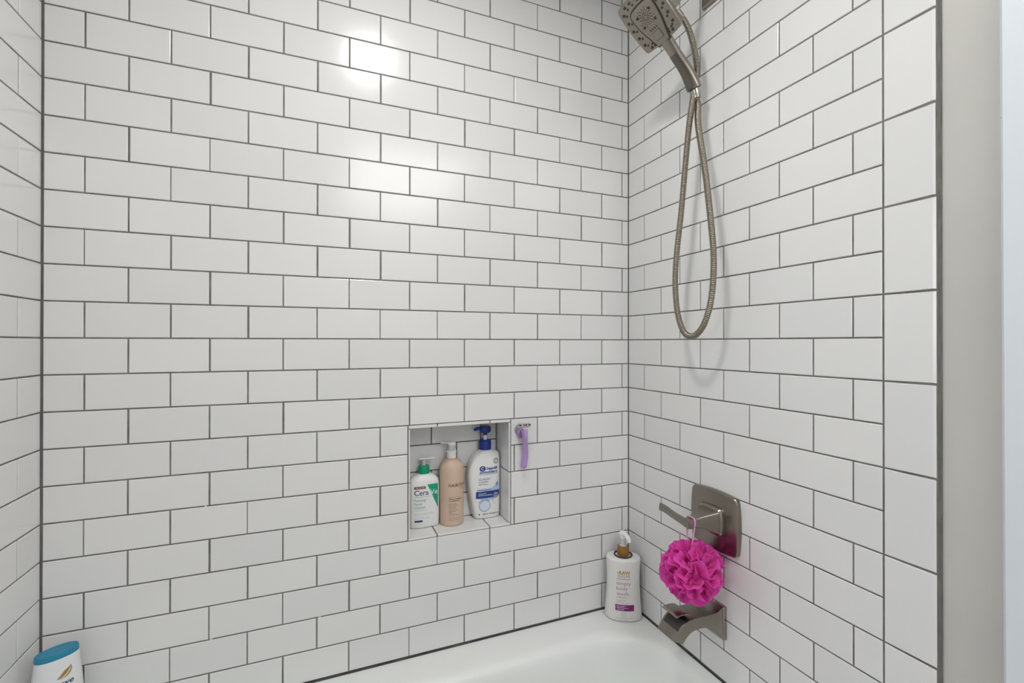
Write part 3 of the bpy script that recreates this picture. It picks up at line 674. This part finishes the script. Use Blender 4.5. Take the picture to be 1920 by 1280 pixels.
# ------------------------------------------------------------------ bath pouf
LC = Vector((1.417, -.383, -.583)); LR_ = .0765
t = thing('bath_pouf', 'bright pink ruffled mesh bath pouf hanging from the valve lever', 'bath pouf', LC)
random.seed(21)
bm = bmesh.new(); bmesh.ops.create_icosphere(bm, subdivisions=3, radius=LR_ * .62); finish('core', bm, M_loofd, t, smooth=4)
bm = bmesh.new(); NR = 78
for i in range(NR):
    zf = 1 - 2 * (i + .5) / NR; ph = i * 2.399963; rf = math.sqrt(1 - zf * zf)
    d = Vector((rf * math.cos(ph), rf * math.sin(ph), zf)); a = random.uniform(0, 2 * PI)
    tn = d.orthogonal().normalized(); bn = d.cross(tn); tg = (math.cos(a) * tn + math.sin(a) * bn).normalized(); sd = d.cross(tg)
    span = random.uniform(.55, .95); lean = random.uniform(-.5, .5); R1 = LR_ * random.uniform(.88, 1.06)
    f1, f2_, p1, p2 = random.uniform(4, 7.5), random.uniform(10, 16), random.uniform(0, 6.3), random.uniform(0, 6.3); curv = random.uniform(-.5, .5)
    NS, NT = 60, 6; grid = []
    for j in range(NS + 1):
        s_ = -1 + 2 * j / NS; row = []
        for k in range(NT + 1):
            q = k / NT
            lat = (.125 * math.sin(f1 * s_ + p1) + .045 * math.sin(f2_ * s_ + p2)) * (.25 + .75 * q) + lean * q * q * .55 + curv * s_ * s_ * .4
            dirv = (d + tg * (s_ * span) + sd * lat).normalized()
            rr = LR_ * .50 + (R1 - LR_ * .50) * q * (1 - .12 * abs(s_) ** 3) + .0022 * math.sin(f1 * 1.7 * s_ + p2) * q
            row.append(bm.verts.new(dirv * rr))
        grid.append(row)
    for j in range(NS):
        for k in range(NT): bm.faces.new((grid[j][k], grid[j + 1][k], grid[j + 1][k + 1], grid[j][k + 1]))
finish('ruffles', bm, M_loof, t, smooth=4, recalc=False)
bm = bmesh.new()                                              # cord over the lever
hx, hz = W - .0870, VZ + .004
L = [(1.4125, -.3760, LC.z + .045), (1.4150, -.3690, LC.z + .072), (hx, -.3635, hz - .0120), (hx, -.3628, hz + .001), (hx, -.3660, hz + .0118), (hx, -.3770, hz + .0135), (hx, -.3885, hz + .0118),
     (hx, -.3915, hz), (hx - .001, -.3895, hz - .016), (1.4150, -.3860, LC.z + .070), (1.4125, -.3830, LC.z + .045)]
P = resample(cr(L, 10), .0012)
tube(bm, [p - LC for p in P], lambda i: .0018 + .0005 * math.sin(i * 1.3), 8, (1, 0, 0)); finish('cord', bm, M_cord, t, smooth=.9)

# ------------------------------------------------------------------ shower head, arm and hose
AY, AZ = -.363, .9150
HP = Vector((1.3028, -.36, .7897))
al = math.radians(41); hv = Vector((math.cos(al), 0, -math.sin(al))); lv = Vector((0, -1, 0)); nv = Vector((-math.sin(al), 0, -math.cos(al)))
hs = thing('hand_shower', 'brushed nickel hand shower with a curved handle, docked in the square spray head', 'hand shower', (0, 0, 0))
t = thing('overhead_shower', 'brushed nickel square spray head with dark nozzles on a right wall arm', 'shower', (0, 0, 0))
def L3(u, w, q): return HP + lv * u + hv * w + nv * q          # u sideways, w along the handle, q out of the face
bm = bmesh.new(); plate2 = rrect(.0315, .0315, .004, 4, 0, 0)
loft(bm, [[(W - d, y + AY, z + AZ) for y, z in rrect(.0305 - i, .0305 - i, .004, 4)] for d, i in ((.0004, 0), (.007, 0), (.010, .003))]); finish('arm_flange', bm, M_nickel, t, smooth=.5)
bm = bmesh.new(); P = cr([(W - .008, AY, AZ), (W - .05, AY, AZ - .002), (W - .085, AY, AZ - .014), (W - .118, AY, AZ - .040)], 8); tube(bm, P, .0105, 20); finish('arm', bm, M_nickel, t, smooth=.8)
bm = bmesh.new(); E0 = Vector((W - .110, AY, AZ - .034)); E1 = L3(0, .004, -.050)
tube(bm, [E0.lerp(E1, q) for q in (0, .25, .3, .7, .75, 1)], lambda i: (.0165, .0165, .0200, .0205, .0175, .0165)[i], 28); finish('swivel_joint', bm, M_nickel_b, t, smooth=.6)
bm = bmesh.new()
loft(bm, [[L3(x, y, q) for x, y in bowed(hw, hh, r, bw, 5, 0, cy)] for q, hw, hh, r, bw, cy in ((-.050, .018, .018, .008, .002, 0), (-.038, .030, .030, .010, .003, 0), (-.026, .050, .053, .010, .0045, -.004), (-.014, .0605, .0620, .006, .0045, -.0045), (-.003, .0625, .0640, .005, .0045, -.0045), (-.0005, .0615, .0630, .005, .0045, -.0045), (0, .0595, .0610, .005, .0045, -.0045))])
finish('outer_spray_head', bm, M_nickel, t, smooth=.55)
T_OUT = t; t = hs
# hand shower: shield-shaped face plate proud of the outer head, running into the handle
def shield(ins, q):
    R = [(0, -.0435), (.016, -.0428), (.0285, -.0405), (.0345, -.0365), (.0372, -.0300), (.0374, -.016), (.0358, 0), (.0325, .016), (.0280, .032), (.0228, .048), (.0190, .064)]
    full = [Vector(p_) for p_ in R] + [Vector((-x, y)) for x, y in R[::-1] if x > 0]
    N_ = len(full); out = []
    for i in range(N_):
        e1 = (full[i] - full[i - 1]).normalized(); e2 = (full[(i + 1) % N_] - full[i]).normalized(); tg = (e1 + e2).normalized()
        out.append(full[i] + Vector((-tg.y, tg.x)) * ins)
    return [L3(x, y, q) for x, y in out]
bm = bmesh.new(); loft(bm, [shield(-.0034, -.002), shield(-.0034, .0008)]); finish('face_groove', bm, M_rubber, t)
bm = bmesh.new(); loft(bm, [shield(0, -.010), shield(0, .0018), shield(.0008, .0028), shield(.0018, .0032)]); finish('hand_shower_face', bm, M_nickel, t, smooth=.5)
HC = cr([L3(0, .030, -.0100), L3(0, .055, -.0085), L3(0, .085, -.0074), HP + Vector((.0905, 0, -.0720)), HP + Vector((.1120, 0, -.0925)), HP + Vector((.1300, 0, -.1150)), HP + Vector((.1445, 0, -.1400))], 7); NH = len(HC)
def hsec(i):
    u = i / (NH - 1); w = .0205 - .0055 * math.sin(PI * min(u * 1.05, 1)) * .9 - .001 * u; d = .0100 + .0035 * u
    return superell(d, w, 2.6, 28)
bm = bmesh.new(); sweep(bm, HC, hsec, tuple(nv)); finish('handle', bm, M_nickel, t, smooth=.8)
bm = bmesh.new()                                              # darker inlay along the handle's underside
F = frames(HC, tuple(nv)); rings = []
for i in range(int(NH * .42), NH - 1):
    p_, (tt, Nn, Bb) = HC[i], F[i]; u = i / (NH - 1); w = (.0205 - .0055 * math.sin(PI * min(u * 1.05, 1)) * .9 - .001 * u) * .80; d = .0100 + .0035 * u
    e_ = 2.6
    sec = []
    for k in range(9):
        x = -w + 2 * w * k / 8; y = d * (1 - min(abs(x / (w / .80)), .99) ** e_) ** (1 / e_)
        sec.append(p_ + Bb * x + Nn * (y + .0006))
    for k in range(9):
        x = w - 2 * w * k / 8; y = d * (1 - min(abs(x / (w / .80)), .99) ** e_) ** (1 / e_)
        sec.append(p_ + Bb * x + Nn * (y - .002))
    rings.append(sec)
loft(bm, rings); finish('handle_inlay', bm, M_nickel_d, t, smooth=.6)
ed = (HC[-1] - HC[-2]).normalized()
bm = bmesh.new(); tube(bm, [HC[-1] + ed * q for q in (-.004, .0012)], .0150, 24); finish('handle_seal', bm, M_rubber, t, smooth=.6)
C0 = HC[-1] + ed * .001; cd = (ed + Vector((0, 0, -.9))).normalized()
bm = bmesh.new(); tube(bm, [C0 + cd * q for q in (0, .001, .014, .0150, .024, .0245)], lambda i: (.0122, .0128, .0126, .0118, .0112, .0100)[i], 28); finish('hose_coupling', bm, M_nickel_b, t, smooth=.5)
# spray nozzles
def dots(name, pts, r, q0, q1, M, par=None):
    for (u, w, rr2) in pts:
        bm = bmesh.new(); c = L3(u, w, q0); rings = []
        for q, k in ((q0 - .001, 1), (q1 - .0004, 1), (q1, .72)):
            rings.append([L3(u + rr2 * k * math.cos(2 * PI * i / 10), w + rr2 * k * math.sin(2 * PI * i / 10), q) for i in range(10)])
        loft(bm, rings); finish(name, bm, M, par or t)
outer = []
for i in range(5):
    f_ = (i - 2) / 2
    outer += [(-.0555 + .0040 * abs(f_), f_ * .044 - .006, .0036), (-.0475 + .0030 * abs(f_), f_ * .044, .0026)]
    outer += [(.0555 - .0040 * abs(f_), f_ * .044 - .006, .0036), (.0475 - .0030 * abs(f_), f_ * .044, .0026)]
for u in (-.038, -.026, .026, .038):
    outer += [(u, .0540, .0034), (u * .93 + .004, .0470, .0025)]
for u in (-.036, -.018, 0, .018, .036):
    outer += [(u, -.0620, .0034), (u + .005, -.0540, .0025)]
dots('nozzle', outer, 0, 0, .0018, M_rubber, T_OUT)
inner = []
for r_, n_, a_ in ((.0055, 8, 0), (.0095, 12, .2), (.0140, 14, 0), (.0185, 16, .1), (.0235, 18, 0)):
    for i in range(n_):
        a = a_ + 2 * PI * i / n_; u, w = r_ * math.cos(a), r_ * math.sin(a) - .011
        if r_ > .02 and (abs(math.sin(2 * a)) < .35): continue
        inner.append((u, w, .0013))
dots('nozzle', inner, 0, .0032, .0039, M_rubber)
dots('nozzle', [(-.0215, -.0215, .0036), (.0215, -.0215, .0036), (-.020, .0060, .0036), (.020, .0060, .0036)], 0, .0032, .0046, M_rubber)
bm = bmesh.new(); loft(bm, [[L3(x, y, q) for x, y in rrect(.0132, .0112, .003, 4, 0, .0395)] for q in (.002, .0035)]); finish('selector_gap', bm, M_rubber, t)
bm = bmesh.new(); loft(bm, [[L3(x, y, q) for x, y in rrect(.0125 - i, .0105 - i, .003, 4, 0, .0395)] for q, i in ((.002, 0), (.0042, 0), (.0050, .001))]); finish('spray_selector', bm, M_nickel, t, smooth=.5)
bm = bmesh.new()
for u0 in (-.012, -.005, .002, .009):                          # small spray-mode marks
    for k in range(3):
        a = L3(u0 + k * .0014, .0175 + .001 * k, .0036); b2 = L3(u0 + k * .0014 + .001, .0235 + .001 * k, .0036); wv = lv * .00028
        vs = [bm.verts.new(p_ + nv * qq) for qq in (-.0006, 0) for p_ in (a - wv, a + wv, b2 + wv, b2 - wv)]
        bm.faces.new(vs[4:]); bm.faces.new(vs[:4])
finish('mode_marks', bm, M_rubber, t)

t = thing('shower_hose', 'ribbed metal shower hose looping down from the hand shower on the right wall', 'hose', (0, 0, 0))
HE = C0 + cd * .022
R_ = [HE, HE + cd * .02, (1.4450, -.3760, .5450), (1.4380, -.4060, .4180), (1.4320, -.4310, .2800), (1.4310, -.4400, .1900), (1.4310, -.4330, .1020), (1.4310, -.4120, .0420), (1.4310, -.3860, .0130), (1.4310, -.3610, .0075), (1.4310, -.3360, .0230),
      (1.4310, -.3150, .0760), (1.4310, -.3075, .1500), (1.4310, -.3125, .2250), (1.4310, -.3290, .3300), (1.4320, -.3460, .4700), (1.4345, -.3560, .5600), (1.4480, -.3585, .6450), (1.4560, -.3595, .6950), (1.4480, -.3600, .7500), (1.4240, -.3605, .8050), (1.3900, -.3610, .8330)]
P = resample(cr(R_, 24), .0011)
bm = bmesh.new(); tube(bm, P, lambda i: .0073 + .0009 * math.cos(i * 2 * PI / 4), 10, (1, 0, 0)); finish('hose_sleeve', bm, M_hose, t, smooth=4)
bm = bmesh.new(); e0, e1 = P[-16], P[-1]; tube(bm, [e0.lerp(e1, q) for q in (0, .1, .9, 1.2)], lambda i: (.0080, .0092, .0092, .0085)[i], 22); finish('upper_coupling', bm, M_nickel_b, t, smooth=.6)
